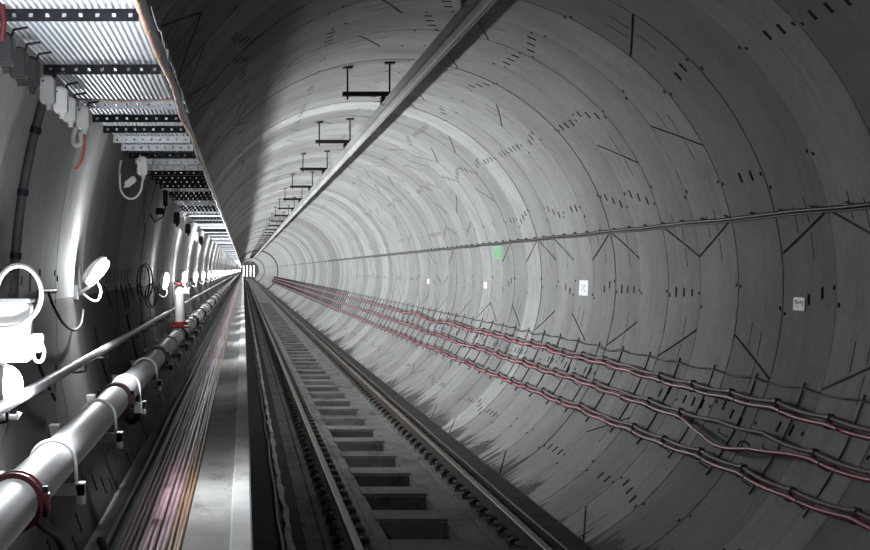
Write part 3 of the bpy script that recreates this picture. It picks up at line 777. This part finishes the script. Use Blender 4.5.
# white control box with flex
bx = empty('control_box', (-0.735, 5.42, -0.19)); tag(bx, 'white enclosure on the left wall with a white flex arching over it', 'control box')
obj('box_body', MB().cham(-0.055, 0.052, -0.05, 0.05, -0.105, 0.085, 0.01), 'box_white', bx)
obj('box_lid', MB().cham(-0.06, 0.057, -0.056, 0.055, 0.085, 0.098, 0.004), 'box_grey', bx)
obj('cable_gland', MB().tube([(-0.012, 0, 0.098), (-0.012, 0, 0.115)], 0.014, 8).tube([(-0.012, 0, 0.115), (-0.014, 0, 0.18)], 0.006, 6), 'dark_grey', bx)
pts = [(-0.055 + 0.0, -0.06, 0.145)]
for i in range(17):
    a = RAD(165 - 230 * i / 16); pts.append((0.02 + 0.072 * cos(a), -0.06, 0.115 + 0.09 * sin(a)))
pts += [(0.02, -0.065, 0.012), (-0.02, -0.07, 0.004), (-0.07, -0.06, 0.008)]
obj('flex', MB().tube(pts[1:], 0.0085, 8), 'pvc_white', bx)
sk = obj('socket', MB().cham(0.052, 0.09, -0.03, 0.03, -0.075, -0.015, 0.008), 'pvc_white', bx)
obj('socket_flex', MB().tube(crv([(0.062, -0.03, -0.07), (0.07, -0.035, -0.10), (0.09, -0.035, -0.10), (0.098, -0.035, -0.07), (0.088, -0.032, -0.045)]), 0.006, 6), 'pvc_white', sk)

# black conduit hugging the wall along a ring joint
root = obj('wall_conduit', MB().tube(arc(5.95, 158, 184, R - 0.02, 20), 0.017, 8), 'dark_grey')
tag(root, 'dark conduit running down the left wall above the white enclosure', 'conduit')
for a in (166, 171, 176, 181): obj('strap', MB().tube([cyl(5.95, a - 0.25, R - 0.02), cyl(5.95, a + 0.25, R - 0.02)], 0.022, 8), 'black_steel', root)
# hanging wires between enclosure and lamp
m_ = MB().tube(crv([cyl(6.9, 179.0, R - 0.03), cyl(6.95, 180.5, R - 0.05), cyl(7.2, 182.2, R - 0.06), cyl(7.6, 183.2, R - 0.06), cyl(7.95, 182.9, R - 0.06), cyl(8.2, 181.5, R - 0.05)]), 0.007, 6)
tag(obj('hanging_wire', m_, 'cable_black'), 'black wire sagging from the wall to the tilted oval lamp', 'wire')
m_ = MB().tube([cyl(6.7, 179.0, R - 0.02), cyl(7.15, 179.1, R - 0.03)], 0.012, 6); 
tag(obj('wall_bracket', m_, 'black_steel'), 'short black bar on the wall left of the tilted oval lamp', 'bracket')
# coils of black cable
rc = random.Random(4)
for i, (d, dz, rad) in enumerate(((13.2, 0.0, 0.14), (14.2, -0.12, 0.10))):
    m = MB()
    for t in range(2):
        pts = [(wall_x(-0.1) + 0.05 + 0.02 * t + 0.03 * cos(a), d + rad * 2.4 * cos(a) + 0.05 * t, -0.1 + dz + rad * sin(a) + 0.01 * t) for a in [2 * pi * q / 20 for q in range(21)]]
        m.tube(pts, 0.006, 6)
    tag(obj('cable_coil', m, 'cable_black'), ['larger coil of black cable on the left wall before the hydrant', 'smaller coil of black cable just beside the hydrant'][i], 'cable coil')
for i, (d, ln, dr) in enumerate(((9.9, 0.9, 2.2), (11.2, 0.5, 3.0), (12.0, 1.1, 1.6))):
    m = MB().tube(crv([cyl(d, 179.3, R - 0.015), cyl(d + 0.12 * ln, 180.5 + dr * 0.4, R - 0.04), cyl(d + 0.4 * ln, 180.3 + dr, R - 0.04), cyl(d + 0.75 * ln, 180 + dr * 0.8, R - 0.04), cyl(d + ln, 179.6, R - 0.015)]), 0.0055, 6)
    tag(obj('hanging_wire', m, 'cable_black'), f'black wire loop on the dark left wall, {["first", "second", "third"][i]} past the oval lamp', 'wire')
for i, (d, a0, a1) in enumerate(((6.4, 184, 189), (9.0, 184, 193), (11.5, 184, 192))):
    m = MB().tube(crv([cyl(d, a0, R - 0.03), cyl(d + 0.15, (a0 + a1) / 2, R - 0.04), cyl(d + 0.5, a1, R - 0.03)]), 0.008, 6)
    tag(obj('hanging_wire', m, 'cable_black'), f'black wire slanting from handrail to water pipe, {ORD[i]} of three', 'wire')

# glowing tubes added to stand in for the bright stripes at the far end
for i in range(4):
    m = MB().tube([(AX - 1.6 + 0.95 * i, ENDY + 3, AZ - 1.6), (AX - 1.6 + 0.95 * i, ENDY + 3, AZ + 1.3)], 0.09, 8)
    tag(obj('stripe_glow', m, 'lens'), f'upright glowing tube added for a bright stripe at the far tunnel end, {["first", "second", "third", "fourth"][i]} from the left', 'lamp', 'added stripe tubes at the tunnel end')
